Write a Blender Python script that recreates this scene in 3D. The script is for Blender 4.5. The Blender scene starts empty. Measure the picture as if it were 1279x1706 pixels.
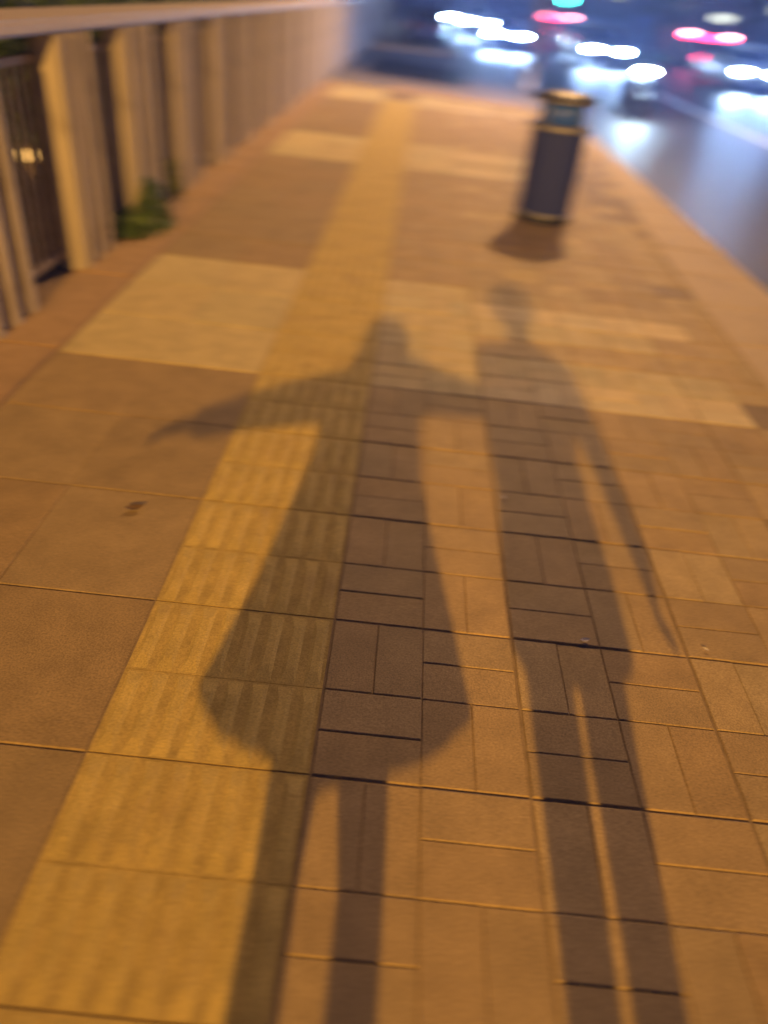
import bpy, bmesh, math, random
from mathutils import Vector, Matrix
R = math.radians
random.seed(7)
scene = bpy.context.scene
col = scene.collection

# ------------------------------------------------------------------ camera
cam_d = bpy.data.cameras.new("camera")
cam = bpy.data.objects.new("camera", cam_d); col.objects.link(cam)
RT = Vector((0.99407414, 0.05364524, 0.0945452)); UP = Vector((-0.10812952, 0.57729551, 0.80934412)); FW = Vector((0.01116306, 0.81477118, -0.57967517))
cam.matrix_world = Matrix(((RT.x, UP.x, -FW.x, 0), (RT.y, UP.y, -FW.y, 0), (RT.z, UP.z, -FW.z, 1.7276), (0, 0, 0, 1)))
cam_d.sensor_fit = 'VERTICAL'; cam_d.sensor_height = 36.0; cam_d.lens = 25.68
cam_d.clip_start = 0.02; cam_d.clip_end = 2000
cam_d.dof.use_dof = True
cam_d.dof.focus_distance = 2.25
cam_d.dof.aperture_fstop = 0.76
cam_d.dof.aperture_ratio = 0.35
scene.camera = cam
scene.render.resolution_x = 768; scene.render.resolution_y = 1024

# ------------------------------------------------------------------ world
world = bpy.data.worlds.new("World"); scene.world = world; world.use_nodes = True
wn = world.node_tree; wn.nodes.clear()
wb = wn.nodes.new('ShaderNodeBackground'); wb.inputs[0].default_value = (.006, .009, .034, 1); wb.inputs[1].default_value = 1.0   # deep blue night sky
wo = wn.nodes.new('ShaderNodeOutputWorld')
wn.links.new(wb.outputs[0], wo.inputs[0])

scene.view_settings.view_transform = 'Standard'; scene.view_settings.look = 'None'
scene.view_settings.gamma = 1.0; scene.view_settings.exposure = 1.1
scene.render.engine = 'CYCLES'
try: scene.cycles.sample_clamp_indirect = 4.0
except Exception: pass

# ------------------------------------------------------------------ materials
def mat(name, base, rough=0.7, metal=0.0, vcol=None, noise=0.0, nscale=8.0, bump=0.0, bscale=60.0, emit=None, estr=0.0, spec=0.5, dark=None, dscale=2.0, damt=0.0, coat=0.0, stretch=None, rvar=0.0, speck=0.0):
    m = bpy.data.materials.new(name); m.use_nodes = True
    nt = m.node_tree; N = nt.nodes; L = nt.links
    p = N['Principled BSDF']
    p.inputs['Roughness'].default_value = rough; p.inputs['Metallic'].default_value = metal
    p.inputs['Specular IOR Level'].default_value = spec
    if coat: p.inputs['Coat Weight'].default_value = coat
    tc = N.new('ShaderNodeTexCoord'); src = tc.outputs['Object']
    if stretch:
        mp = N.new('ShaderNodeMapping'); mp.inputs['Scale'].default_value = stretch; L.new(src, mp.inputs[0]); src = mp.outputs[0]
    if vcol:
        c = N.new('ShaderNodeVertexColor'); c.layer_name = vcol; cur = c.outputs[0]
    else:
        c = N.new('ShaderNodeRGB'); c.outputs[0].default_value = (*base, 1); cur = c.outputs[0]
    if noise:
        n = N.new('ShaderNodeTexNoise'); n.inputs['Scale'].default_value = nscale; n.inputs['Detail'].default_value = 8; n.inputs['Roughness'].default_value = .65
        L.new(src, n.inputs['Vector'])
        mr = N.new('ShaderNodeMapRange'); mr.inputs[1].default_value = .25; mr.inputs[2].default_value = .75; mr.inputs[3].default_value = 1-noise; mr.inputs[4].default_value = 1+noise
        L.new(n.outputs[0], mr.inputs[0])
        mx = N.new('ShaderNodeMix'); mx.data_type = 'RGBA'; mx.blend_type = 'MULTIPLY'; mx.inputs[0].default_value = 1
        L.new(cur, mx.inputs[6]); L.new(mr.outputs[0], mx.inputs[7]); cur = mx.outputs[2]
        if rvar:
            m2 = N.new('ShaderNodeMapRange'); m2.inputs[1].default_value = .3; m2.inputs[2].default_value = .7; m2.inputs[3].default_value = rough-rvar; m2.inputs[4].default_value = rough+rvar
            L.new(n.outputs[0], m2.inputs[0]); L.new(m2.outputs[0], p.inputs['Roughness'])
    if speck:
        n4 = N.new('ShaderNodeTexNoise'); n4.inputs['Scale'].default_value = 170; n4.inputs['Detail'].default_value = 3
        L.new(tc.outputs['Object'], n4.inputs['Vector'])
        m4 = N.new('ShaderNodeMapRange'); m4.inputs[1].default_value = .3; m4.inputs[2].default_value = .7; m4.inputs[3].default_value = 1-speck; m4.inputs[4].default_value = 1+speck
        L.new(n4.outputs[0], m4.inputs[0])
        x4 = N.new('ShaderNodeMix'); x4.data_type = 'RGBA'; x4.blend_type = 'MULTIPLY'; x4.inputs[0].default_value = 1
        L.new(cur, x4.inputs[6]); L.new(m4.outputs[0], x4.inputs[7]); cur = x4.outputs[2]
    if damt:
        n2 = N.new('ShaderNodeTexNoise'); n2.inputs['Scale'].default_value = dscale; n2.inputs['Detail'].default_value = 5
        L.new(tc.outputs['Object'], n2.inputs['Vector'])
        r2 = N.new('ShaderNodeMapRange'); r2.inputs[1].default_value = .52; r2.inputs[2].default_value = .72; r2.inputs[3].default_value = 0; r2.inputs[4].default_value = damt
        L.new(n2.outputs[0], r2.inputs[0])
        mx2 = N.new('ShaderNodeMix'); mx2.data_type = 'RGBA'; L.new(r2.outputs[0], mx2.inputs[0]); L.new(cur, mx2.inputs[6]); mx2.inputs[7].default_value = (*(dark or (.08, .06, .05)), 1); cur = mx2.outputs[2]
    L.new(cur, p.inputs['Base Color'])
    if bump:
        b = N.new('ShaderNodeBump'); b.inputs['Strength'].default_value = bump; b.inputs['Distance'].default_value = 0.01
        n3 = N.new('ShaderNodeTexNoise'); n3.inputs['Scale'].default_value = bscale; n3.inputs['Detail'].default_value = 6
        L.new(src, n3.inputs['Vector']); L.new(n3.outputs[0], b.inputs['Height']); L.new(b.outputs[0], p.inputs['Normal'])
    if emit:
        p.inputs['Emission Color'].default_value = (*emit, 1); p.inputs['Emission Strength'].default_value = estr
    return m

M = {}
M['paver'] = mat('paver_concrete', (0, 0, 0), .72, vcol='Col', noise=.2, nscale=7, speck=.28, bump=.12, bscale=90, damt=.2, dark=(.10, .07, .05), dscale=2.3)
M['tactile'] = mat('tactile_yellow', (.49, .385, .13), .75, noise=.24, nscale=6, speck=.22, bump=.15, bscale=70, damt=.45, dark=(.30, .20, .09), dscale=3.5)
M['groove'] = mat('tactile_groove_shade', (.43, .33, .115), .85, noise=.3, nscale=9, speck=.2, bump=.15, bscale=70)  # darker than the bars: shade between them put into the colour
M['mortar'] = mat('joint_dirt', (.25, .19, .125), .95, noise=.3, nscale=20)
M['kerb'] = mat('kerb_granite', (.50, .41, .28), .75, noise=.14, nscale=14, bump=.2, bscale=120, damt=.25, dark=(.20, .15, .11), dscale=2.0)
M['border'] = mat('border_stone', (.36, .25, .15), .75, noise=.2, nscale=10, bump=.3, bscale=80, damt=.4, dark=(.13, .10, .06), dscale=2.5)
M['asphalt'] = mat('asphalt', (.03, .03, .038), .45, noise=.25, nscale=30, bump=.55, bscale=160, rvar=.08, spec=.5)
M['paint'] = mat('road_paint', (.75, .74, .70), .6, noise=.25, nscale=20)
M['stone'] = mat('post_stone', (.42, .39, .38), .8, noise=.35, nscale=5, bump=.4, bscale=50, stretch=(1, 1, .15), damt=.35, dark=(.12, .10, .06), dscale=4)
M['rail'] = mat('rail_stone', (.50, .44, .38), .6, noise=.12, nscale=10, bump=.2, bscale=50)
M['bar'] = mat('railing_paint', (.34, .28, .22), .6, metal=.0, noise=.3, nscale=20)
M['soil'] = mat('planted_ground', (.06, .055, .03), .95, noise=.4, nscale=4, bump=.8, bscale=15)
M['leaf'] = mat('leaf_green', (.06, .11, .025), .6, noise=.4, nscale=6)
M['leaf_pale'] = mat('leaf_yellow_green', (.16, .19, .03), .6, noise=.4, nscale=6)
M['dry'] = mat('dry_leaf', (.12, .075, .04), .7, noise=.4, nscale=30)
M['scrap'] = mat('paper', (.7, .66, .6), .7, noise=.2, nscale=40)
M['binblue'] = mat('bin_blue', (.018, .035, .26), .5, metal=.3, noise=.2, nscale=12, coat=.2)
M['bindark'] = mat('bin_dark', (.02, .022, .035), .45, metal=.3, noise=.2, nscale=12)
M['steel'] = mat('bin_steel', (.30, .32, .42), .5, metal=.5, noise=.2, nscale=25)
M['pole'] = mat('galvanised_pole', (.30, .31, .33), .45, metal=.7, noise=.15, nscale=8)
M['tyre'] = mat('tyre_rubber', (.02, .02, .02), .8, noise=.2)
M['rim'] = mat('wheel_rim', (.4, .4, .42), .35, metal=.9, noise=.1)
M['glass'] = mat('car_glass', (.015, .03, .06), .08, noise=.1, coat=.5)
M['plate'] = mat('number_plate', (.05, .13, .5), .5, noise=.1)
M['black'] = mat('black_trim', (.015, .015, .018), .5, noise=.2)
M['head'] = mat('headlight_on', (.8, .8, .8), .3, emit=(.62, .86, 1.0), estr=230)
M['tail'] = mat('tail_light_on', (.5, .01, .02), .3, emit=(1.0, .02, .09), estr=22)
M['tailhot'] = mat('brake_light_on', (.8, .2, .2), .3, emit=(1.0, .45, .55), estr=30)
M['teal'] = mat('signal_green_on', (.1, .8, .6), .3, emit=(.05, 1.0, .75), estr=35)
M['litwin'] = mat('lit_window', (.8, .8, .7), .3, emit=(.80, .85, .65), estr=1.5)
M['warmlit'] = mat('warm_lit', (.8, .6, .3), .4, emit=(1.0, .55, .15), estr=1.6)
M['sodium'] = mat('sodium_lens', (.9, .6, .3), .4, emit=(1.0, .5, .14), estr=30)
M['wall'] = mat('facade', (.34, .36, .46), .8, noise=.2, nscale=2)
M['skin'] = mat('skin', (.55, .36, .26), .5, noise=.08, nscale=20)
M['hair'] = mat('hair', (.02, .014, .01), .5, noise=.3, nscale=60)
M['coat'] = mat('coat_wool', (.12, .09, .08), .9, noise=.2, nscale=30, bump=.3, bscale=200)
M['jacket'] = mat('jacket_cloth', (.05, .06, .09), .8, noise=.2, nscale=30, bump=.3, bscale=150)
M['trouser'] = mat('trouser_cloth', (.04, .04, .05), .85, noise=.2, nscale=30)
M['shoe'] = mat('shoe_leather', (.03, .02, .02), .4, noise=.2, nscale=20)
M['bark'] = mat('bark', (.09, .07, .05), .9, noise=.3, nscale=10, bump=.6, bscale=20)
CARP = {}
def paint(name, c):
    if name not in CARP: CARP[name] = mat('car_paint_' + name, c, .3, metal=.25, noise=.05, coat=.8)
    return CARP[name]

# ------------------------------------------------------------------ helpers
def tag(o, label=None, cat=None, group=None, kind=None):
    if label: o['label'] = label
    if cat: o['category'] = cat
    if group: o['group'] = group
    if kind: o['kind'] = kind
    return o
def obj(name, bm, m, parent=None, smooth=False):
    bmesh.ops.recalc_face_normals(bm, faces=bm.faces)
    me = bpy.data.meshes.new(name); bm.to_mesh(me); bm.free()
    if m: me.materials.append(m)
    if smooth:
        for p in me.polygons: p.use_smooth = True
    o = bpy.data.objects.new(name, me); col.objects.link(o)
    if parent: o.parent = parent
    return o
def thing(name, label, cat, loc=(0, 0, 0), rz=0, group=None):
    o = bpy.data.objects.new(name, None); col.objects.link(o); o.location = loc; o.rotation_euler = (0, 0, rz)
    o.empty_display_size = .2
    return tag(o, label, cat, group)
def dup(root, loc=None, rz=None, label=None):
    def cp(o, par):
        c = o.copy(); col.objects.link(c); c.parent = par
        for ch in list(o.children): cp(ch, c)
        return c
    r = cp(root, root.parent)
    if loc is not None: r.location = loc
    if rz is not None: r.rotation_euler = (0, 0, rz)
    if label: r['label'] = label
    return r
def box(bm, a, b, bev=0.0):
    x0, y0, z0 = a; x1, y1, z1 = b
    r = bmesh.ops.create_cube(bm, size=1)
    for v in r['verts']:
        v.co = Vector(((x0+x1)/2+v.co.x*(x1-x0), (y0+y1)/2+v.co.y*(y1-y0), (z0+z1)/2+v.co.z*(z1-z0)))
    if bev:
        es = list({e for v in r['verts'] for e in v.link_edges})
        bmesh.ops.bevel(bm, geom=es, offset=bev, segments=2, affect='EDGES')
def rings(bm, rs, cap=True):
    """rs: list of lists of Vector (same length), joined into a skin"""
    vs = [[bm.verts.new(p) for p in r] for r in rs]; n = len(rs[0])
    for a, b in zip(vs[:-1], vs[1:]):
        for i in range(n): bm.faces.new((a[i], a[(i+1) % n], b[(i+1) % n], b[i]))
    if cap: bm.faces.new(vs[0][::-1]); bm.faces.new(vs[-1])
def lathe(bm, prof, n=32, c=(0, 0)):
    rings(bm, [[Vector((c[0]+r*math.cos(2*math.pi*i/n), c[1]+r*math.sin(2*math.pi*i/n), z)) for i in range(n)] for r, z in prof])
def tube(bm, pts, rad, n=10):
    pts = [Vector(p) for p in pts]; rs = []
    if not hasattr(rad, '__len__'): rad = [rad]*len(pts)
    for i, p in enumerate(pts):
        d = (pts[min(i+1, len(pts)-1)]-pts[max(i-1, 0)]).normalized()
        u = d.cross(Vector((0, 0, 1)) if abs(d.z) < .95 else Vector((1, 0, 0))).normalized(); w = d.cross(u)
        rs.append([p+(u*math.cos(2*math.pi*k/n)+w*math.sin(2*math.pi*k/n))*rad[i] for k in range(n)])
    rings(bm, rs)

# ------------------------------------------------------------------ street lamps (light sources of the place, plus an added one across the road)
def street_lamp(base, head, label, watts, aim, size, blend, colr, radius=.12, spread=150):
    t = thing('street_lamp', label, 'street lamp', base, 0, 'street lamps along the pavement')
    B = Vector(base); H = Vector(head)-B
    bm = bmesh.new(); tube(bm, [(0, 0, 0), (0, 0, H.z*.5), (0, 0, H.z-.35)], [.10, .085, .06], 14); obj('pole', bm, M['pole'], t, True)
    bm = bmesh.new(); lathe(bm, [(.2, 0), (.2, .04), (.14, .06), (.14, .5), (.11, .55)], 16); obj('base_cover', bm, M['pole'], t, True)
    bm = bmesh.new(); d = Vector((H.x, H.y, 0)); tube(bm, [(0, 0, H.z-.4), (d.x*.15, d.y*.15, H.z-.05), (d.x*.5, d.y*.5, H.z+.08), (d.x*.93, d.y*.93, H.z+.13)], [.05, .045, .04, .035], 10); obj('arm', bm, M['pole'], t, True)
    bm = bmesh.new(); dn = d.normalized() if d.length > 0 else Vector((0, 1, 0)); s = Vector((-dn.y, dn.x, 0)); hh = Vector((H.x, H.y, H.z+.13))
    rs = []
    for a, w, h in ((-.35, .07, .04), (-.2, .13, .07), (.1, .16, .08), (.33, .1, .05)):
        rs.append([hh+dn*a+s*w*cx+Vector((0, 0, h*cz)) for cx, cz in ((-1, -.2), (-.7, -.6), (.7, -.6), (1, -.2), (.6, .8), (-.6, .8))])
    rings(bm, rs); hd = obj('lamp_head', bm, M['pole'], t, True)
    bm = bmesh.new(); cc = hh+Vector((0, 0, -.065)); lathe(bm, [(.10, cc.z-.015), (.12, cc.z)], 20, (cc.x, cc.y)); obj('lens', bm, M['sodium'], t)
    ld = bpy.data.lights.new('lamp_light', 'SPOT'); ld.energy = watts; ld.color = colr; ld.spot_size = R(size); ld.spot_blend = blend; ld.shadow_soft_size = radius
    lo = bpy.data.objects.new('lamp_light', ld); col.objects.link(lo); lo.parent = t
    lo.location = H+Vector((0, 0, -.06)); lo.rotation_euler = (Vector(aim)-Vector(head)).to_track_quat('-Z', 'Y').to_euler()
    return t
SOD = (1.0, .48, .075)
street_lamp((2.65, -14.2, 0), (-.02, -13.4, 6.0), 'low street lamp behind the two walkers, throwing their long shadows forward', 11800, (0, 15, 0), 34, 1.0, SOD, .10)
street_lamp((2.66, 21.6, 0), (3.75, 18.2, 10.3), 'tall grey street lamp standing past the litter bin at the pavement end', 4800, (0, 9.5, 0), 150, .6, (1.0, .54, .19), .30)

street_lamp((15.6, 23.0, 0), (12.6, 23.0, 9.0), 'added bluish white lamp out of view across the road, lighting the traffic', 3600, (11, 26, 0), 150, .5, (.33, .5, 1.0), .2)  # invented lamp, out of view, added to brighten the road and car bodies

# ------------------------------------------------------------------ ground, road, pavement
def sheet(name, pts, z, m, kind='structure'):
    bm = bmesh.new(); bm.faces.new([bm.verts.new((x, y, z)) for x, y in pts]); o = obj(name, bm, m)
    if kind: o['kind'] = kind
    return o
sheet('road', [(-250, -60), (250, -60), (250, 400), (-250, 400)], -.12, M['asphalt'])
bm = bmesh.new(); box(bm, (-60, -30, -.3), (-2.45, 18.1, -.01)); tag(obj('planted_ground', bm, M['soil']), kind='structure')
def end_y(x): return 17.7-.40*x*.9      # slightly slanted end of the pavement
# bed under the pavers
bm = bmesh.new(); rings(bm, [[Vector((-2.45, -24, z)), Vector((2.9, -24, z)), Vector((2.9, end_y(2.9)-.1, z)), Vector((-2.45, end_y(-2.45)-.1, z))] for z in (-.3, -.005)])
tag(obj('pavement_bed', bm, M['mortar']), kind='structure')

Y0 = 2.98; X0 = -.1
def in_band(y):
    k = (y-3.58) % 6.0
    return k < 1.8 and y > 3
def add_paver(bm, cl, x0, y0, x1, y1, c, h=0.0, bev=.0035):
    tx, ty = random.uniform(-.003, .003), random.uniform(-.003, .003)
    cx, cy = (x0+x1)/2, (y0+y1)/2
    def P(x, y, z): return bm.verts.new((x, y, z+h+(x-cx)*tx+(y-cy)*ty if z > -.01 else z))
    lo = [P(x0, y0, -.0105), P(x1, y0, -.0105), P(x1, y1, -.0105), P(x0, y1, -.0105)]
    mi = [P(x0, y0, -bev), P(x1, y0, -bev), P(x1, y1, -bev), P(x0, y1, -bev)]
    b = bev
    tp = [P(x0+b, y0+b, 0), P(x1-b, y0+b, 0), P(x1-b, y1-b, 0), P(x0+b, y1-b, 0)]
    fs = [bm.faces.new(tp)]
    for A, B in ((lo, mi), (mi, tp)):
        for i in range(4): fs.append(bm.faces.new((A[i], A[(i+1) % 4], B[(i+1) % 4], B[i])))
    for f in fs:
        for l in f.loops: l[cl] = (*c, 1)
def jit(c, a=.1):
    k = 1+random.uniform(-a, a); t = random.uniform(-.03, .03)
    return (c[0]*k*(1+t), c[1]*k, c[2]*k*(1-t))
BROWN = (.30, .225, .125); REDT = (.35, .265, .15); LIGHT = (.49, .42, .25); LIGHTL = (.51, .43, .23); TAN = (.41, .32, .18); LIGHT2 = (.56, .48, .31); DARKG = (.25, .19, .13)
# slabs left of the strip (0.6 m) and basket-weave pavers right of it
bm = bmesh.new(); cl = bm.loops.layers.float_color.new('Col')
for j in range(-44, 26):
    y = Y0+.6*j
    for i in range(3):
        x0 = -.7-.36*(i+1); x0 = -.7-.5333*(i+1); 
        xa = max(x0, -1.78); xb = -.7-.5333*i if i else -.703
        if i == 2: xa = -1.775
        if y+.6 > end_y(xa): continue
        c = LIGHTL if in_band(y+.3) else BROWN
        if y > 17: c = TAN
        add_paver(bm, cl, xa+.0006, y+.0022, xb-.0006, y+.5978, jit(c, .05), random.uniform(-.001, .001))
tag(obj('pavement_slabs', bm, M['paver']), kind='structure')
bm = bmesh.new(); cl = bm.loops.layers.float_color.new('Col')
for j in range(-46, 72):
    y = Y0+.3*j
    for i in range(10):
        x = X0+.3*i
        if y+.3 > end_y(x+.3)-.05: continue
        gy0 = .0035 if j % 2 == 0 else .0008; gy1 = .0035 if j % 2 else .0008
        gx0 = .004 if i % 2 == 0 else .0006; gx1 = .004 if i % 2 else .0006
        band = in_band(y+.15) and x < 2.0
        base = LIGHT if band else (REDT if random.random() < .75 else TAN)
        if band and x > .45: base = (LIGHT2, LIGHT, TAN, LIGHT, LIGHT2, TAN, LIGHT)[int(((y+.15-3.58) % 6.0)/.3)]
        if not band and x < .4: base = REDT
        if x > 1.9: base = TAN if random.random() < .6 else DARKG
        if band and x > 1.1 and random.random() < .18: base = TAN
        xb = x+.3
        if (i+j) % 2 == 1:      # two bricks lengthwise
            for a, b in ((x+gx0, x+.1494), (x+.1506, xb-gx1)):
                add_paver(bm, cl, a, y+gy0, b, y+.3-gy1, jit(base, .055), random.uniform(-.0015, .0015))
        else:
            for a, b in ((y+gy0, y+.1494), (y+.1506, y+.3-gy1)):
                add_paver(bm, cl, x+gx0, a, xb-gx1, b, jit(base, .055), random.uniform(-.0015, .0015))
tag(obj('pavement_pavers', bm, M['paver']), kind='structure')
# tactile strip: 0.3 m tiles with raised bars
bm = bmesh.new()
for j in range(-46, 54):
    y = Y0+.3*j
    for i in range(2):
        x = -.7+.3*i
        if y+.3 > 16.2: continue
        rs = []
        x0, x1, y0, y1 = x+(.002 if i == 0 else -.001), x+(.301 if i == 0 else .297), y+.001, y+.2995
        g = .004 if j % 2 == 0 else 0; y0 += g
        rs = [[Vector((x0, y0, z)), Vector((x1, y0, z)), Vector((x1, y1, z)), Vector((x0, y1, z))] for z in (-.013, -.002)]
        dz = random.uniform(-.0003, .0003) + (.0001 if i else 0)
        rs = [[p+Vector((0, 0, dz)) for p in r] for r in rs]
        rings(bm, rs)
        for k in range(4):
            cx = x+.0375+.075*k; zt = .0022+dz
            a = [Vector((cx-.024, y+.008, -.002+dz)), Vector((cx+.024, y+.008, -.002+dz)), Vector((cx+.024, y+.292, -.002+dz)), Vector((cx-.024, y+.292, -.002+dz))]
            b = [Vector((cx-.012, y+.06, zt)), Vector((cx+.012, y+.06, zt)), Vector((cx+.012, y+.24, zt)), Vector((cx-.012, y+.24, zt))]
            n0 = len(bm.faces); rings(bm, [a, b])
            bm.faces.ensure_lookup_table()
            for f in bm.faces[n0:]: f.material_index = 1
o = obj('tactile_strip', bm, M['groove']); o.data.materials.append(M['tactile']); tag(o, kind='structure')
# border stones under the fence
bm = bmesh.new(); y = -24.0
while y < 17.9:
    l = random.choice((.9, 1.2, 1.2)); y1 = min(y+l, 18.2)
    box(bm, (-2.42, y+.004, -.2), (-1.785, y1-.004, .012+random.uniform(-.002, .002)), .008); y = y1
tag(obj('stone_border', bm, M['border']), kind='structure')
# wide kerb: inner edge swings out towards the far end
def kin(y):
    pts = [(-30, 2.24), (4, 2.25), (6.3, 2.31), (8.4, 2.45), (12.2, 2.78), (18, 2.86)]
    for (a, u), (b, v) in zip(pts, pts[1:]):
        if y <= b: return u+(v-u)*(y-a)/(b-a)
    return 2.86
bm = bmesh.new(); y = -24.0
while y < 16.6:
    y1 = min(y+.8, 16.62); dz = random.uniform(-.002, .002)
    a0, a1 = kin(y)+.0, kin(y1); Y_ = y+.004; Z_ = y1-.004
    lo = [Vector((a0, Y_, -.25)), Vector((3.02, Y_, -.25)), Vector((3.02, Z_, -.25)), Vector((a1, Z_, -.25))]
    def lift(z, ins): return [Vector((a0+ins*.5, Y_+ins, z)), Vector((3.02-ins, Y_+ins, z)), Vector((3.02-ins, Z_-ins, z)), Vector((a1+ins*.5, Z_-ins, z))]
    rings(bm, [lo, lift(-.004+dz, 0), lift(.008+dz, .01)])
    y = y1
tag(obj('kerb', bm, M['kerb']), kind='structure')
# dropped end of the pavement
bm = bmesh.new()
for k in range(7):
    xa = -2.4+.76*k; xb = xa+.752
    f0, f1 = end_y(xa), end_y(xb)
    r = [Vector((xa, f0-.12, 0)), Vector((xb, f1-.12, 0)), Vector((xb, f1+.04, 0)), Vector((xa, f0+.04, 0))]
    rings(bm, [[p+Vector((0, 0, z)) for p in r] for z in (-.25, .012)])
tag(obj('end_kerb', bm, M['kerb']), kind='structure')
bm = bmesh.new()
for k in range(9):
    xa = -.7+.34*k; rings(bm, [[Vector((xa, end_y(xa)+.05, z0)), Vector((xa+.336, end_y(xa+.336)+.05, z0)), Vector((xa+.336, end_y(xa)+2.2, z1)), Vector((xa, end_y(xa)+2.2, z1))] for z0, z1 in ((-.3, -.3), (.004, -.11))])
tag(obj('dropped_kerb_ramp', bm, M['border']), kind='structure')
sheet('side_street', [(-9, 17), (3.0, 17), (3.4, 33), (-9, 33)], -.116, mat('side_asphalt', (.21, .19, .18), .6, noise=.25, nscale=12, bump=.4, bscale=100))
# pavement going on past the side street
bm = bmesh.new(); rings(bm, [[Vector((-9, 33, z)), Vector((1.2, 33, z)), Vector((.4, 40, z)), Vector((-2, 120, z)), Vector((-9, 120, z))] for z in (-.25, 0)])
tag(obj('far_pavement', bm, M['kerb']), kind='structure')
# lane markings
sheet('lane_marking', [(7.16, -20), (7.36, -20), (7.36, 29), (7.16, 29)], -.115, M['paint'])
sheet('lane_marking', [(13.6, 26), (13.95, 26), (17.2, 75), (16.7, 75)], -.115, M['paint'])
bm = bmesh.new()
for k in range(7):
    y = 32+9*k; rings(bm, [[Vector((7.5+k*.3, y, z)), Vector((7.65+k*.3, y, z)), Vector((7.8+k*.3, y+4, z)), Vector((7.65+k*.3, y+4, z))] for z in (-.119, -.115)])
tag(obj('dashed_marking', bm, M['paint']), kind='structure')
sheet('dark_patch', [(-1.6, 22.5), (1.1, 21.6), (1.3, 26.5), (-1.5, 28.5)], -.112, mat('dark_patch_surface', (.022, .022, .026), .5, noise=.3, nscale=20, bump=.4, bscale=100))  # flat dark sheet laid over the side street

# ------------------------------------------------------------------ fence of stone posts
fence = thing('balustrade', 'stone balustrade of ribbed posts under a pale rail, left of the pavement', 'fence', (-2.12, 0, 0))
def post_mesh(w, d=.13, n=3):
    bm = bmesh.new(); prof = []
    for k in range(n*6+1):
        t = k/(n*6); prof.append((-.065*abs(math.sin(math.pi*t*n))**.7*-1-.03, t*w))
    pts = [(-d, 0), (-d*.5, -.012), (-.045, 0)]+[(px, py) for px, py in prof]+[(-.045, w), (-d*.5, w+.012), (-d, w)]
    rs = [[Vector((a, b, z)) for a, b in pts] for z in (0.01, .5, 1.0, 1.34)]
    rings(bm, rs)
    me = bpy.data.meshes.new('post'); bmesh.ops.recalc_face_normals(bm, faces=bm.faces); bm.to_mesh(me); bm.free(); me.materials.append(M['stone']); return me
pms = [post_mesh(.60), post_mesh(.78), post_mesh(.80)]
for k in range(-3, 33):
    w_ = .60 if k < 2 else (.78 if k == 2 else .80); pm = pms[0 if k < 2 else (1 if k == 2 else 2)]
    o = bpy.data.objects.new('post', pm); col.objects.link(o); o.parent = fence
    o.location = (random.uniform(-.01, .01), 4.14+1.265*k-w_+(.03*max(0, k-2)), random.uniform(0, .004)); o.rotation_euler = (0, 0, random.uniform(-.02, .02))
bm = bmesh.new(); box(bm, (-.42, -2.0, 1.342), (.02, 45, 1.42), .02); obj('top_rail', bm, M['rail'], fence)
bm = bmesh.new(); box(bm, (-.14, -2.0, .10), (-.10, 45, .14)); box(bm, (-.14, -2.0, 1.20), (-.10, 45, 1.24))
y = -1.9
while y < 45:
    tube(bm, [(-.12, y, .1), (-.12, y, 1.24)], .016, 6); y += .10
s = obj('iron_bars', bm, M['bar'], fence)

# planting: leaf clumps
def leaf_bm(cx, cy, z0, z1, rx, ry, n, size, seed, bm=None, c2=None):
    rnd = random.Random(seed); bm = bm or bmesh.new()
    for _ in range(n):
        th = rnd.uniform(0, 2*math.pi); rr = rnd.random()**.5; h = rnd.random()
        x = cx+rx*rr*math.cos(th)*(1-.35*h); y = cy+ry*rr*math.sin(th)*(1-.35*h); z = z0+(z1-z0)*h*(.7+.3*math.sin(x*9+y*7))
        s = size*rnd.uniform(.6, 1.3); d = Vector((rnd.gauss(0, 1), rnd.gauss(0, 1), rnd.gauss(.3, .7))).normalized()
        u = d.cross(Vector((rnd.gauss(0, 1), rnd.gauss(0, 1), rnd.gauss(0, 1)))).normalized()
        c = Vector((x, y, z)); w = d.cross(u)
        bm.faces.new([bm.verts.new(c-u*s), bm.verts.new(c+d*s*.45+w*s*.1), bm.verts.new(c+u*s), bm.verts.new(c-d*s*.45)])
    return bm
def shrub(name, label, cx, cy, z1, rx, ry, n, size, seed, m, cat='shrub', group=None):
    t = thing(name, label, cat, (cx, cy, 0), 0, group)
    bm = leaf_bm(0, 0, .0, z1, rx, ry, n, size, seed); obj('foliage', bm, m, t)
    bm = bmesh.new(); rnd = random.Random(seed)
    for k in range(6): tube(bm, [(rnd.uniform(-.05, .05), rnd.uniform(-.05, .05), -.02), (rnd.uniform(-rx, rx)*.5, rnd.uniform(-ry, ry)*.5, z1*.7)], [.008, .004], 5)
    obj('stem', bm, M['bark'], t); return t
shrub('shrub', 'low dark green shrub pushing out between two ribbed posts at the pavement edge', -2.10, 5.92, .34, .25, .42, 1100, .035, 3, M['leaf'])
shrub('shrub', 'small yellow green shrub in the next gap past the dark green one', -2.2, 6.98, .36, .13, .22, 500, .03, 4, M['leaf_pale'])
shrub('hedge', 'long dark hedge rising behind the balustrade rail', -3.9, 9, 1.52, .7, 14, 26000, .07, 5, M['leaf'], 'hedge')
shrub('shrub', 'leafy shrub seen through the nearest gap of the balustrade', -2.75, 4.9, .75, .25, .5, 900, .035, 6, M['leaf_pale'])
t = thing('garden_light', 'small warm garden light glowing behind the balustrade at the left edge', 'garden light', (-3.25, 6.6, 0))
bm = bmesh.new(); lathe(bm, [(.05, 0), (.05, .26), (.08, .27)], 14); obj('stem', bm, M['bar'], t)
bm = bmesh.new(); lathe(bm, [(.05, .27), (.055, .31), (.05, .36)], 14); obj('lamp_glass', bm, M['warmlit'], t)
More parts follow.
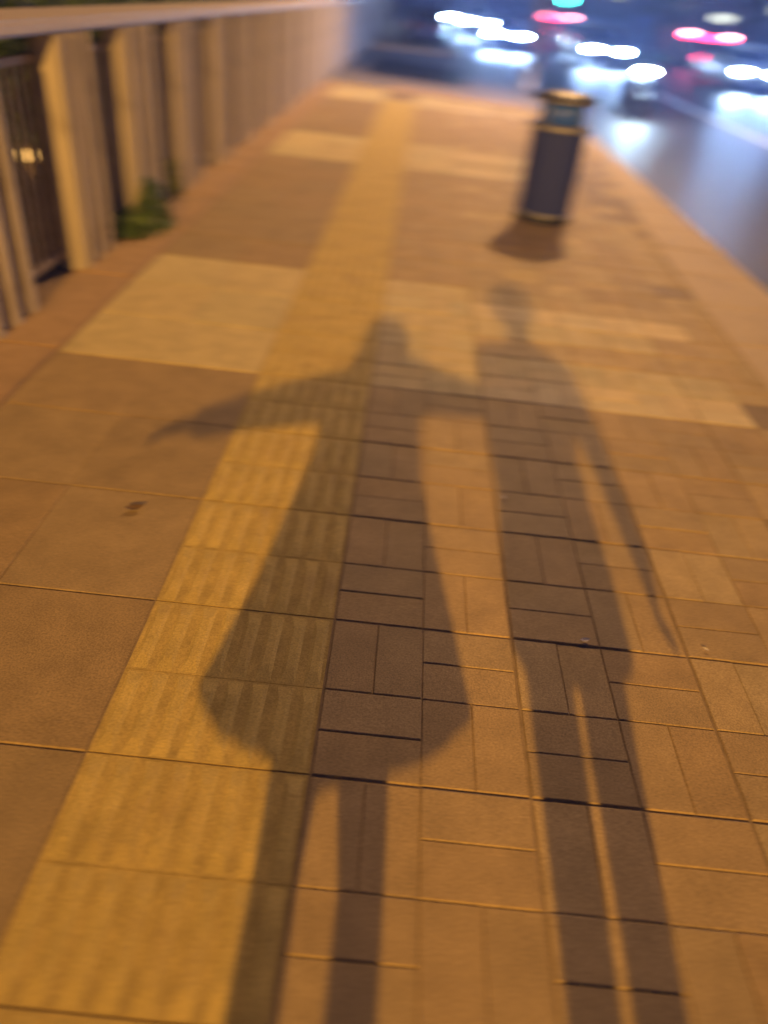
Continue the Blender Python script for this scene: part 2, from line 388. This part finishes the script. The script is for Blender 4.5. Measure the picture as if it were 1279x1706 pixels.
bm = bmesh.new(); lathe(bm, [(.07, .36), (.02, .40)], 14); obj('cap', bm, M['bar'], t)

# ------------------------------------------------------------------ litter bin
t = thing('litter_bin', 'round dark blue litter bin with steel rings near the kerb, casting a short shadow', 'litter bin', (1.34, 7.80, .0), 0)
def bin_part(name, prof, m, sm=True, n=40, par=None):
    bm = bmesh.new(); lathe(bm, prof, n); return obj(name, bm, m, par or t, sm)
bin_part('plinth', [(.268, .0), (.278, .012), (.278, .05), (.25, .06)], M['bindark'])
bin_part('base_ring', [(.255, .058), (.270, .064), (.270, .085), (.255, .09)], M['steel'])
bm = bmesh.new(); N_ = 96; rs = []
for z in (.085, .3, .6, .815):
    rs.append([Vector(((.255+(.006 if (i % 4) < 2 else -.004))*math.cos(2*math.pi*i/N_), (.255+(.006 if (i % 4) < 2 else -.004))*math.sin(2*math.pi*i/N_), z)) for i in range(N_)])
rings(bm, rs); obj('ribbed_body', bm, M['binblue'], t)
bin_part('collar_ring', [(.258, .81), (.292, .815), (.298, .83), (.292, .85), (.23, .865)], M['steel'])
bin_part('liner', [(.215, .86), (.215, 1.045)], mat('liner_blue', (.03, .11, .75), .4, noise=.1))
bm = bmesh.new()
for k in range(4):
    a = math.pi/4+k*math.pi/2; bm = bmesh.new(); tube(bm, [(.235*math.cos(a), .235*math.sin(a), .85), (.235*math.cos(a), .235*math.sin(a), 1.06)], .012, 8); obj('support_rod', bm, M['steel'], t, True)
bin_part('lid', [(.23, 1.035), (.300, 1.045), (.306, 1.06), (.300, 1.078), (.17, 1.115), (.04, 1.13)], M['bindark'])
bin_part('lid_rim', [(.302, 1.047), (.310, 1.052), (.310, 1.062), (.302, 1.068)], M['steel'])

# ------------------------------------------------------------------ debris on the paving
def curl_leaf(x, y, s, rz, label, m):
    bm = bmesh.new(); n = 7; rs = []
    for k in range(n):
        a = k/(n-1); w = s*.28*math.sin(math.pi*min(max(a, .04), .96)); z = .003+.35*s*(a-.5)**2*2
        yy = s*(a-.5)
        rs.append([Vector((-w, yy, z+w*.4)), Vector((0, yy, z)), Vector((w, yy, z+w*.4)), Vector((0, yy, z-.0012))])
    rings(bm, rs); o = obj('fallen_leaf', bm, m); o.location = (x, y, .004); o.rotation_euler = (0, 0, rz)
    tag(o, label, 'leaf', 'fallen leaves on the paving')
curl_leaf(.75, 1.80, .035, 1.9, 'tiny pale curled leaf lying on the joint inside the right shadow', M['scrap'])
curl_leaf(-.93, 2.26, .07, -1.2, 'dark curled leaf on the brown slabs left of the yellow strip', M['dry'])
curl_leaf(.54, 2.62, .03, .4, 'tiny pale leaf at the left edge of the right shadow', M['scrap'])
curl_leaf(1.05, 3.56, .03, 2.4, 'tiny pale leaf on the light band of pavers', M['scrap'])
curl_leaf(1.17, 1.82, .02, .9, 'tiny pale crumb of leaf near the right picture edge', M['scrap'])
def scrap(x, y, z, sx, sy, rz, label):
    bm = bmesh.new(); rnd = random.Random(x); n = 5
    g = [[Vector((sx*(i/n-.5), sy*(j/n-.5), .006+rnd.uniform(0, .008))) for i in range(n+1)] for j in range(n+1)]
    v = [[bm.verts.new(p) for p in r] for r in g]; w = [[bm.verts.new(p-Vector((0, 0, .002))) for p in r] for r in g]
    for j in range(n):
        for i in range(n):
            bm.faces.new((v[j][i], v[j][i+1], v[j+1][i+1], v[j+1][i])); bm.faces.new((w[j][i], w[j+1][i], w[j+1][i+1], w[j][i+1]))
    o = obj('paper_scrap', bm, M['scrap']); o.location = (x, y, z); o.rotation_euler = (0, 0, rz); tag(o, label, 'litter')
scrap(3.12, 7.75, -.118, .14, .3, .2, 'crumpled pale paper scrap lying in the gutter against the kerb')

# ------------------------------------------------------------------ vehicles
def wheel(t, x, y, r, w):
    e = bpy.data.objects.new('wheel', None); col.objects.link(e); e.parent = t; e.location = (x, y, r)
    def ring(prof):
        bm = bmesh.new(); n = 28; rings(bm, [[Vector((xx, rr*math.cos(2*math.pi*i/n), rr*math.sin(2*math.pi*i/n))) for i in range(n)] for rr, xx in prof]); return bm
    obj('tyre', ring([(r*.62, -w/2), (r*.95, -w/2), (r, -w*.35), (r, w*.35), (r*.95, w/2), (r*.62, w/2)]), M['tyre'], e, True)
    obj('rim', ring([(r*.2, -w*.52), (r*.6, -w*.46), (r*.6, w*.46), (r*.2, w*.52)]), M['rim'], e)
def beam(t, loc, target, watts, colr=(.28, .48, 1.0), size=75):
    ld = bpy.data.lights.new('beam', 'SPOT'); ld.energy = watts*.30; ld.color = colr; ld.spot_size = R(size); ld.spot_blend = .8; ld.shadow_soft_size = .06
    lo = bpy.data.objects.new('beam', ld); col.objects.link(lo); lo.parent = t; lo.location = loc
    lo.rotation_euler = (Vector(target)-Vector(loc)).to_track_quat('-Z', 'Y').to_euler()
def car(label, loc, rz, pmat, L=4.5, W=1.8, H=1.48, lights='head', group='cars on the road', on=True, tailhot=False):
    """front faces local -y"""
    t = thing('car', label, 'car', (loc[0], loc[1], -.12), rz, group); w = W/2; l = L/2; k = H/1.48
    bm = bmesh.new(); rs = []
    for y, ww, zb, zt in ((-l, .72, .34, .62), (-l+.08, .86, .24, .72), (-l+.45, .97, .2, .80), (-l+1.15, 1, .2, .95), (-.2, 1, .2, .97), (l-1.1, 1, .2, .99), (l-.3, .96, .22, 1.0), (l-.05, .88, .28, .96), (l, .8, .36, .86)):
        a = w*ww; zt *= k
        rs.append([Vector(p) for p in ((-a*.85, y, zb), (-a*.98, y, zb+.12), (-a, y, (zb+zt)/2), (-a*.97, y, zt-.09), (-a*.84, y, zt), (a*.84, y, zt), (a*.97, y, zt-.09), (a, y, (zb+zt)/2), (a*.98, y, zb+.12), (a*.85, y, zb))])
    rings(bm, rs); body = obj('body', bm, pmat, t, True)
    bm = bmesh.new(); rs = []
    for y, wb_, wt, zt in ((-l+1.15, .84, .80, .96), (-l+1.75, .86, .66, 1.38), (-.1, .88, .68, 1.44), (l-1.2, .86, .66, 1.40), (l-.45, .80, .72, 1.02)):
        zt *= k
        rs.append([Vector(p) for p in ((-w*wb_, y, .93*k), (-w*(wb_*.5+wt*.5)-.01, y, (.93*k+zt)/2), (-w*wt, y, zt), (w*wt, y, zt), (w*(wb_*.5+wt*.5)+.01, y, (.93*k+zt)/2), (w*wb_, y, .93*k))])
    rings(bm, rs); obj('glasshouse', bm, M['glass'], t)
    bm = bmesh.new(); rs = []
    for y, wt, zt in ((-l+1.62, .66, 1.37), (-l+1.9, .69, 1.435), (-.1, .71, 1.48), (l-1.4, .69, 1.45), (l-1.0, .64, 1.34)):
        rs.append([Vector(p) for p in ((-w*wt, y, zt*k-.035), (-w*wt*.85, y, zt*k+.01), (w*wt*.85, y, zt*k+.01), (w*wt, y, zt*k-.035))])
    rings(bm, rs); obj('roof', bm, pmat, t, True)
    for s in (-1, 1):
        bm = bmesh.new(); box(bm, (s*w*.66-.17, -l-.015, .60*k), (s*w*.66+.17, -l+.2, .72*k), .03); obj('headlight', bm, M['head'] if (on and lights == 'head') else M['rim'], t)
        bm = bmesh.new(); box(bm, (s*w*.70-.17, l-.18, .72*k), (s*w*.70+.17, l+.015, .90*k), .03)
        obj('tail_light', bm, (M['tailhot'] if tailhot else M['tail']) if on else mat('tail_glass', (.3, .01, .01), .2, noise=.1), t)
        bm = bmesh.new(); box(bm, (s*(w+.04)-.09, -l+1.42, .97*k), (s*(w+.04)+.09, -l+1.56, 1.09*k), .03); obj('mirror', bm, pmat, t)
        for yy in (-l+.85, l-.85): wheel(t, s*(w-.1), yy, .33, .21)
    bm = bmesh.new(); box(bm, (-w*.42, -l-.02, .40), (w*.42, -l+.08, .60*k), .02); obj('grille', bm, M['black'], t)
    bm = bmesh.new(); box(bm, (-w*.82, -l-.01, .25), (w*.82, -l+.1, .34), .02); obj('bumper', bm, M['black'], t)
    bm = bmesh.new(); box(bm, (-.22, l-.0, .62), (.22, l+.02, .73)); obj('number_plate', bm, M['plate'], t)
    return t
def oncoming(label, x, y, rz, pm, watts, **kw):
    t = car(label, (x, y), rz, pm, **kw)
    L = kw.get('L', 4.5)
    for s in (-.6, .6): beam(t, (s, -L/2-.08, .68), (s, -L/2-14, -.1), watts)
    return t
oncoming('silver car with a bright cool headlight at the right picture edge', 11.85, 33.1, .02, paint('silver', (.55, .56, .58)), 1500)
oncoming('dark oncoming car with glaring headlights, directly behind the moped', 7.35, 38.0, .03, paint('graphite', (.05, .055, .07)), 900)
oncoming('white oncoming car just behind the dark one, its headlights merged in the white row', 7.9, 47.5, .08, paint('white', (.7, .7, .7)), 700)
oncoming('oncoming car with the strongest glare, turning by the end of the side street', 3.75, 42.5, -.05, paint('midblue', (.05, .09, .2)), 1500)
oncoming('far oncoming tall car, its lights above the strongest glare', 2.95, 54.5, -.04, paint('grey', (.2, .2, .22)), 500, H=1.75)
oncoming('farthest oncoming car by the end of the balustrade with a single bluish glint', .75, 60.0, -.04, paint('navy', (.03, .05, .12)), 300, H=1.75)
car('unlit dark blue car standing past the side street near the balustrade end', (.05, 36.6), 3.1, paint('navy', (.03, .05, .12)), on=False, L=4.3)

def bus(label, loc, rz, pmat, W=2.5, H=2.9, L=9.0, zl=1.5, name='bus'):
    """rear faces local -y"""
    t = thing(name, label, name, (loc[0], loc[1], -.12), rz); w = W/2
    bm = bmesh.new(); rs = []
    for y, a in ((0, .94), (.12, 1), (L-.3, 1), (L, .92)):
        rs.append([Vector(p) for p in ((-w*a, y, .35), (-w*a, y, H-.25), (-w*a*.9, y, H), (w*a*.9, y, H), (w*a, y, H-.25), (w*a, y, .35))])
    rings(bm, rs); obj('body', bm, pmat, t)
    bm = bmesh.new(); box(bm, (-w*.78, -.03, zl+.38), (w*.78, .05, zl+1.0), .03); obj('rear_window', bm, M['glass'], t)
    if name == 'bus':
        bm = bmesh.new(); box(bm, (-.05, -.05, zl+.62), (w*.62, .03, zl+.86), .02); obj('route_display', bm, M['litwin'], t)
    for s in (-1, 1):
        bm = bmesh.new(); box(bm, (s*w*.78-.2, -.05, zl-.16), (s*w*.78+.2, .06, zl+.06), .03); obj('tail_light', bm, M['tail'], t)
        bm = bmesh.new(); box(bm, (s*w*.78-.17, -.08, zl-.02), (s*w*.78+.17, .04, zl+.05), .015); obj('brake_light', bm, M['tailhot'], t)
        for k in range(5):
            y0 = .7+k*(L-1.6)/5; bm = bmesh.new(); box(bm, (s*w-.03 if s > 0 else -w-.02, y0, zl+.2), (s*w+.02 if s > 0 else -w+.03, y0+(L-1.6)/5-.12, zl+.95)); obj('side_window', bm, M['glass'], t)
        for yy in (1.8, L-2.2): wheel(t, s*(w-.15), yy, .46, .28)
    bm = bmesh.new(); box(bm, (-w*.5, -.04, zl-.15), (w*.5, .05, zl-.05)); obj('red_light_bar', bm, M['tail'], t)
    bm = bmesh.new(); box(bm, (-w*.95, -.1, .38), (w*.95, .05, .6), .03); obj('bumper', bm, M['black'], t)
    bm = bmesh.new(); box(bm, (-.25, -.12, .66), (.25, -.0, .80)); obj('number_plate', bm, M['plate'], t)
    return t
bus('dark bus seen from behind with red and pink tail lights, above the silver car', (13.9, 44.0), -.1, paint('plum', (.07, .06, .10)))
bus('van seen from behind with a long red tail light bar, upper middle of the street', (8.6, 60.5), -.08, paint('maroon', (.12, .02, .03)), 2.4, 2.5, 6, 1.45, 'van')

# moped facing the camera
t = thing('moped', 'dark moped with one bright white headlight, right behind the litter bin on the road', 'moped', (4.83, 19.5, -.12), .12)
wheel(t, 0, -.62, .24, .10); wheel(t, 0, .62, .24, .11)
bm = bmesh.new(); rings(bm, [[Vector((a*x_, y+.02*abs(x_), z)) for x_, y in ((-1, .0), (-.6, -.08), (0, -.12), (.6, -.08), (1, 0), (.6, .05), (-.6, .05))] for a, y0, z in ((.12, 0, .36), (.21, 0, .5), (.24, 0, .68), (.17, 0, .86))])
for v in bm.verts: v.co.y += -.42+(v.co.z-.36)*.25
obj('front_shield', bm, M['bindark'], t, True)
bm = bmesh.new(); rings(bm, [[Vector((a*math.cos(q), y, z+b*math.sin(q))) for q in [2*math.pi*i/12 for i in range(12)]] for y, a, b, z in ((-.35, .1, .06, .34), (0, .14, .06, .32), (.2, .17, .16, .5), (.6, .18, .18, .58), (.95, .08, .07, .66))]); obj('body', bm, M['binblue'], t, True)
bm = bmesh.new(); rings(bm, [[Vector((a*math.cos(q), y, z+.05*math.sin(q))) for q in [2*math.pi*i/12 for i in range(12)]] for y, a, z in ((.05, .1, .74), (.2, .15, .76), (.75, .14, .80), (.95, .06, .80))]); obj('seat', bm, M['black'], t, True)
bm = bmesh.new(); tube(bm, [(0, -.62, .24), (0, -.45, .6), (0, -.33, .98)], .03); obj('fork', bm, M['steel'], t, True)
bm = bmesh.new(); tube(bm, [(-.34, -.22, 1.0), (-.15, -.34, 1.0), (.15, -.34, 1.0), (.34, -.22, 1.0)], .018); obj('handlebar', bm, M['black'], t, True)
bm = bmesh.new(); box(bm, (-.15, -.52, .86), (.15, -.36, .97), .04); obj('headlight', bm, M['head'], t)
bm = bmesh.new(); rings(bm, [[Vector((s_*.06, -.62+rr*math.cos(q), .24+rr*math.sin(q))) for s_ in (-1, 1) for rr in (.27,)]+[Vector((s_*.06, -.62+.255*math.cos(q), .24+.255*math.sin(q))) for s_ in (1, -1)] for q in [R(20+14*i) for i in range(11)]]); obj('mudguard', bm, M['bindark'], t)
for s in (-1, 1):
    bm = bmesh.new(); tube(bm, [(s*.25, -.28, 1.0), (s*.33, -.26, 1.16)], .007); box(bm, (s*.33-.055, -.275, 1.14), (s*.33+.055, -.255, 1.21), .01); obj('mirror', bm, M['black'], t)
beam(t, (0, -.56, .9), (0, -8, 0), 120)

# ------------------------------------------------------------------ far background
def signal(loc, z, label):
    t = thing('traffic_light', label, 'traffic light', (loc[0], loc[1], -.12), 0, 'green traffic lights far down the street')
    bm = bmesh.new(); tube(bm, [(0, 0, 0), (0, 0, z+.9)], .07, 10); obj('pole', bm, M['pole'], t)
    bm = bmesh.new(); box(bm, (-.19, -.2, z-.25), (.19, .05, z+.85), .03); obj('housing', bm, M['black'], t)
    for k, mm in enumerate((M['teal'], M['black'], M['black'])):
        bm = bmesh.new(); n = 20; zz = z+.32*k
        rings(bm, [[Vector((.14*math.cos(2*math.pi*i/n), yy, zz+.14*math.sin(2*math.pi*i/n))) for i in range(n)] for yy in (-.24, -.195)]); obj('lens', bm, mm, t)
signal((9.0, 60, 0), 2.35, 'green traffic light glowing above the red lights, upper middle')
signal((16.2, 62, 0), 2.95, 'small green traffic light at the top edge, left of the dark bus')
t = thing('median_fence', 'low pale fence along the middle of the far road', 'fence', (0, 0, -.12))
bm = bmesh.new()
for z in (.35, .95): tube(bm, [(10.4, 56, z), (19.5, 105, z)], .03, 6)
obj('rail', bm, M['rail'], t)
for k in range(17):
    bm = bmesh.new(); x, y = 10.4+9.1*k/16, 56+49*k/16; box(bm, (x-.04, y-.04, 0), (x+.04, y+.04, 1.05)); obj('post', bm, M['rail'], t)
def building(label, x0, x1, y0, y1, h, seed, bands):
    rnd = random.Random(seed); t = thing('building', label, 'building', ((x0+x1)/2, y0, -.12)); w = (x1-x0)/2
    bm = bmesh.new(); box(bm, (-w, 0, 0), (w, y1-y0, h)); obj('wall', bm, M['wall'], t)
    bm = bmesh.new(); box(bm, (-w-.2, -.25, h), (w+.2, y1-y0+.2, h+.5)); obj('roof', bm, M['wall'], t)
    n = int(w*2/4)
    for f in range(bands):
        for k in range(n):
            xx = -w+1+k*(2*w-1)/n; lit = rnd.random() < .22
            bm = bmesh.new(); box(bm, (xx, -.04, 1.0+f*3.3), (xx+2.3, .05, 2.6+f*3.3)); obj('window', bm, M['litwin'] if lit else M['glass'], t)
building('long dark office block beyond the road at the right edge', 40, 95, 130, 150, 18, 3, 3)
building('dark low block beyond the road, left of the long office block', -5, 34, 150, 170, 14, 5, 3)
def tree(label, x, y, h, seed):
    rnd = random.Random(seed); t = thing('tree', label, 'tree', (x, y, -.12), 0, 'dark street trees beyond the road')
    bm = bmesh.new(); tube(bm, [(0, 0, 0), (.1, .05, h*.3), (0, 0, h*.6)], [.22, .16, .08], 8)
    for k in range(6):
        a = rnd.uniform(0, 6.28); tube(bm, [(0, 0, h*.32+k*.3), (math.cos(a)*1.3, math.sin(a)*1.3, h*.55+k*.3)], [.08, .03], 6)
    obj('trunk', bm, M['bark'], t)
    bm = bmesh.new()
    for k in range(14):
        a = rnd.uniform(0, 6.28); rr = rnd.uniform(0, 1.9); leaf_bm(math.cos(a)*rr, math.sin(a)*rr, h*.33+rnd.uniform(0, h*.3), h*.6+rnd.uniform(0, h*.4), .9, .9, 120, .2, seed*50+k, bm)
    obj('crown', bm, M['leaf'], t)
for i, (x, y) in enumerate(((24, 92), (30, 84), (37, 90), (43, 80))):
    tree(('first', 'second', 'third', 'fourth')[i]+' dark street tree from the left beyond the far road edge', x, y, 6.5+i*.4, 20+i)

# ------------------------------------------------------------------ the two walkers behind the camera (their shadows lie on the paving)
def blob(bm, c, r, n=16):
    q = bmesh.ops.create_uvsphere(bm, u_segments=n, v_segments=n//2+2, radius=1)
    rr = r if hasattr(r, '__len__') else (r, r, r)
    for v in q['verts']: v.co = Vector((c[0]+v.co.x*rr[0], c[1]+v.co.y*rr[1], c[2]+v.co.z*rr[2]))
def limb(bm, pts, rad, n=14):
    tube(bm, pts, rad, n)
    for p, r in zip(pts, rad): blob(bm, p, r, 12)
def remesh(name, bm, m, parent, voxel):
    o = obj(name, bm, m, parent, True)
    md = o.modifiers.new('remesh', 'REMESH'); md.mode = 'VOXEL'; md.voxel_size = voxel; md.use_smooth_shade = True
    sm = o.modifiers.new('smooth', 'SMOOTH'); sm.factor = .5; sm.iterations = 3
    return o
def hand(bm, wrist, d, up, s=1):
    d = Vector(d).normalized(); up = Vector(up).normalized(); side = d.cross(up).normalized()*s
    w = Vector(wrist)
    for k in range(4):
        base = w+d*.035; kn = w+d*.088+side*(.030-.02*k)
        limb(bm, [w+side*(.012-.008*k), kn], [.015, .012], 8)
        l = (.036, .041, .038, .030)[k]
        limb(bm, [kn, kn+d*l-up*.008, kn+d*l*1.75-up*.024], [.0095, .0085, .007], 8)
    limb(bm, [w+d*.02+side*.02, w+d*.055+side*.052-up*.01, w+d*.088+side*.062-up*.018], [.014, .011, .009], 8)
def head(bm, c, s=1.0):
    x, y, z = c
    blob(bm, (x, y-.01*s, z+.03*s), (.075*s, .092*s, .092*s), 20); blob(bm, (x, y+.03*s, z-.045*s), (.055*s, .058*s, .062*s), 16)
    limb(bm, [(x, y+.092*s, z+.015*s), (x, y+.108*s, z-.018*s)], [.010*s, .014*s], 8)
    blob(bm, (x, y+.083*s, z-.052*s), (.025*s, .012*s, .009*s), 10)
    for q in (-1, 1):
        blob(bm, (x+q*.078*s, y, z-.005*s), (.01*s, .02*s, .03*s), 10); blob(bm, (x+q*.03*s, y+.074*s, z+.035*s), (.026*s, .012*s, .008*s), 10)
def eyes(t, c, s=1.0):
    for q in (-1, 1):
        bm = bmesh.new(); blob(bm, (c[0]+q*.03*s, c[1]+.076*s, c[2]+.014*s), (.013*s, .008*s, .008*s), 10); obj('eye', bm, M['hair'], t, True)
def ell(cx, cy, z, a, b, n=28, wob=0, ph=0, e=1.0): return [Vector((cx+(a+wob*math.sin(7*q+ph))*math.copysign(abs(math.cos(q))**e, math.cos(q)), cy+(b+wob*math.sin(7*q+ph))*math.copysign(abs(math.sin(q))**e, math.sin(q)), z)) for q in [2*math.pi*i/n for i in range(n)]]

YP = -.32
# photographer: long flared coat, one arm held out to the side
t = thing('person', 'person in a knee length flared coat, arm stretched out sideways, casting the left shadow', 'person', (0, 0, 0), 0, 'two walkers behind the camera')
bm = bmesh.new(); hc = (-.042, YP, 1.49)
head(bm, hc, .98); limb(bm, [(-.045, YP-.01, 1.25), (-.042, YP-.005, 1.44)], [.06, .05])
blob(bm, (-.055, YP, 1.18), (.15, .10, .20)); blob(bm, (-.055, YP, .93), (.15, .11, .16)); limb(bm, [(-.2, YP, 1.33), (.10, YP, 1.33)], [.055, .055])
limb(bm, [(-.2, YP, 1.33), (-.47, YP, 1.26), (-.70, YP, 1.197)], [.048, .036, .025])
hand(bm, (-.70, YP, 1.197), (-.9, .1, -.24), (0, 0, 1))
limb(bm, [(.10, YP, 1.33), (.335, YP-.1, 1.385), (.35, YP+.12, 1.30)], [.048, .038, .025])
hand(bm, (.35, YP+.12, 1.30), (.1, .8, -.4), (0, 0, 1), -1)
for x, hx in ((-.132, -.115), (.055, .0)):
    limb(bm, [(hx, YP, .85), (x, YP+.01, .50), (x, YP-.015, .32), (x, YP-.02, .09)], [.085, .052, .055, .035])
    limb(bm, [(x, YP-.03, .04), (x, YP+.14, .03)], [.035, .028])
remesh('body', bm, M['skin'], t, .0075); eyes(t, hc)
bm = bmesh.new()
rs = [ell(-.057, YP, .685, .368, .235, 36, .014, .3, 1.5), ell(-.052, YP, .85, .298, .21, 36, .008, 1, 1.3), ell(-.062, YP, .98, .250, .17, 36, .006, 2, 1.1), ell(-.06, YP, 1.12, .205, .135, 36), ell(-.055, YP, 1.26, .185, .125, 36), ell(-.05, YP, 1.35, .17, .11, 36), ell(-.045, YP, 1.41, .10, .085, 36)]
rings(bm, rs)
limb(bm, [(-.13, YP, 1.335), (-.33, YP, 1.298), (-.50, YP, 1.255), (-.69, YP, 1.20)], [.085, .072, .060, .044])
limb(bm, [(.05, YP, 1.38), (.20, YP-.05, 1.385), (.345, YP-.1, 1.385)], [.10, .075, .056]); limb(bm, [(.335, YP-.1, 1.385), (.35, YP+.10, 1.31)], [.052, .04])
remesh('coat', bm, M['coat'], t, .012)
bm = bmesh.new(); x, y, z = hc
blob(bm, (x, y-.02, z+.045), (.105, .11, .092), 20); blob(bm, (x-.035, y-.06, z-.06), (.105, .05, .13), 16); blob(bm, (x+.05, y-.06, z-.08), (.09, .045, .12), 16)
remesh('hair', bm, M['hair'], t, .008)
for x, hx in ((-.132, -.115), (.055, .0)):
    bm = bmesh.new(); limb(bm, [(x, YP-.015, .34), (x, YP-.02, .08)], [.068, .045]); limb(bm, [(x, YP-.03, .045), (x, YP+.15, .035)], [.044, .036]); remesh('boot', bm, M['shoe'], t, .008)

# companion: taller, jacket and trousers, arms hanging
t = thing('person', 'taller person in a short jacket and trousers, arms hanging, casting the right shadow', 'person', (0, 0, 0), 0, 'two walkers behind the camera')
bm = bmesh.new(); hc = (.565, YP, 1.725); cx = .585
head(bm, hc, .92); limb(bm, [(.57, YP-.01, 1.5), (.565, YP-.005, 1.67)], [.062, .052])
blob(bm, (cx, YP, 1.32), (.165, .10, .22)); blob(bm, (cx, YP, 1.0), (.15, .10, .18)); limb(bm, [(.42, YP, 1.505), (.735, YP, 1.47)], [.055, .055])
limb(bm, [(.735, YP, 1.47), (.825, YP-.02, 1.20), (.885, YP+.01, .97)], [.045, .034, .026]); hand(bm, (.875, YP+.01, .97), (.15, .1, -1), (-1, 0, 0), 1)
limb(bm, [(.42, YP, 1.505), (.445, YP-.02, 1.22), (.475, YP+.10, 1.0)], [.05, .038, .026]); hand(bm, (.475, YP+.10, 1.0), (.05, .3, -1), (1, 0, 0), -1)
for x, hx in ((.536, .522), (.672, .672)):
    limb(bm, [(hx, YP, .88), (x, YP+.01, .50), (x, YP-.015, .34), (x, YP-.02, .09)], [.066, .05, .05, .035]); limb(bm, [(x, YP-.03, .04), (x, YP+.15, .03)], [.036, .03])
remesh('body', bm, M['skin'], t, .0075); eyes(t, hc)
bm = bmesh.new(); rings(bm, [ell(.605, YP, .80, .178, .125, 28, .004), ell(.592, YP, .95, .176, .13, 28, .003), ell(.58, YP, 1.15, .158, .12), ell(.57, YP, 1.33, .155, .12), ell(.578, YP, 1.46, .18, .11), ell(.572, YP, 1.535, .13, .09), ell(.568, YP, 1.58, .065, .065)])
limb(bm, [(.425, YP, 1.51), (.445, YP-.02, 1.22), (.47, YP+.09, 1.03)], [.062, .05, .038]); limb(bm, [(.735, YP, 1.47), (.828, YP-.02, 1.20), (.882, YP+.01, .99)], [.056, .040, .034])
remesh('jacket', bm, M['jacket'], t, .012)
for x, hx in ((.536, .522), (.672, .672)):
    bm = bmesh.new(); limb(bm, [(hx, YP, .86), (x, YP+.01, .5), (x, YP-.01, .1)], [.070, .058, .054]); remesh('trouser_leg', bm, M['trouser'], t, .01)
    bm = bmesh.new(); limb(bm, [(x, YP-.05, .05), (x, YP+.16, .04)], [.045, .038]); remesh('shoe', bm, M['shoe'], t, .009)
bm = bmesh.new(); x, y, z = hc; blob(bm, (x-.015, y-.018, z+.03), (.116, .11, .10), 20); blob(bm, (x, y-.05, z-.01), (.075, .05, .08), 16); remesh('hair', bm, M['hair'], t, .008)

# ------------------------------------------------------------------ thin night haze, lit by the headlights
bm = bmesh.new(); box(bm, (-255, -65, -1.4), (255, 405, 26))
hm = bpy.data.materials.new('haze'); hm.use_nodes = True; ht = hm.node_tree; ht.nodes.clear()
ho = ht.nodes.new('ShaderNodeOutputMaterial'); hv = ht.nodes.new('ShaderNodeVolumePrincipled')
hv.inputs['Color'].default_value = (.34, .50, 1.0, 1); hv.inputs['Density'].default_value = .0055; hv.inputs['Anisotropy'].default_value = .55
ht.links.new(hv.outputs[0], ho.inputs['Volume'])
tag(obj('haze', bm, hm), kind='stuff')
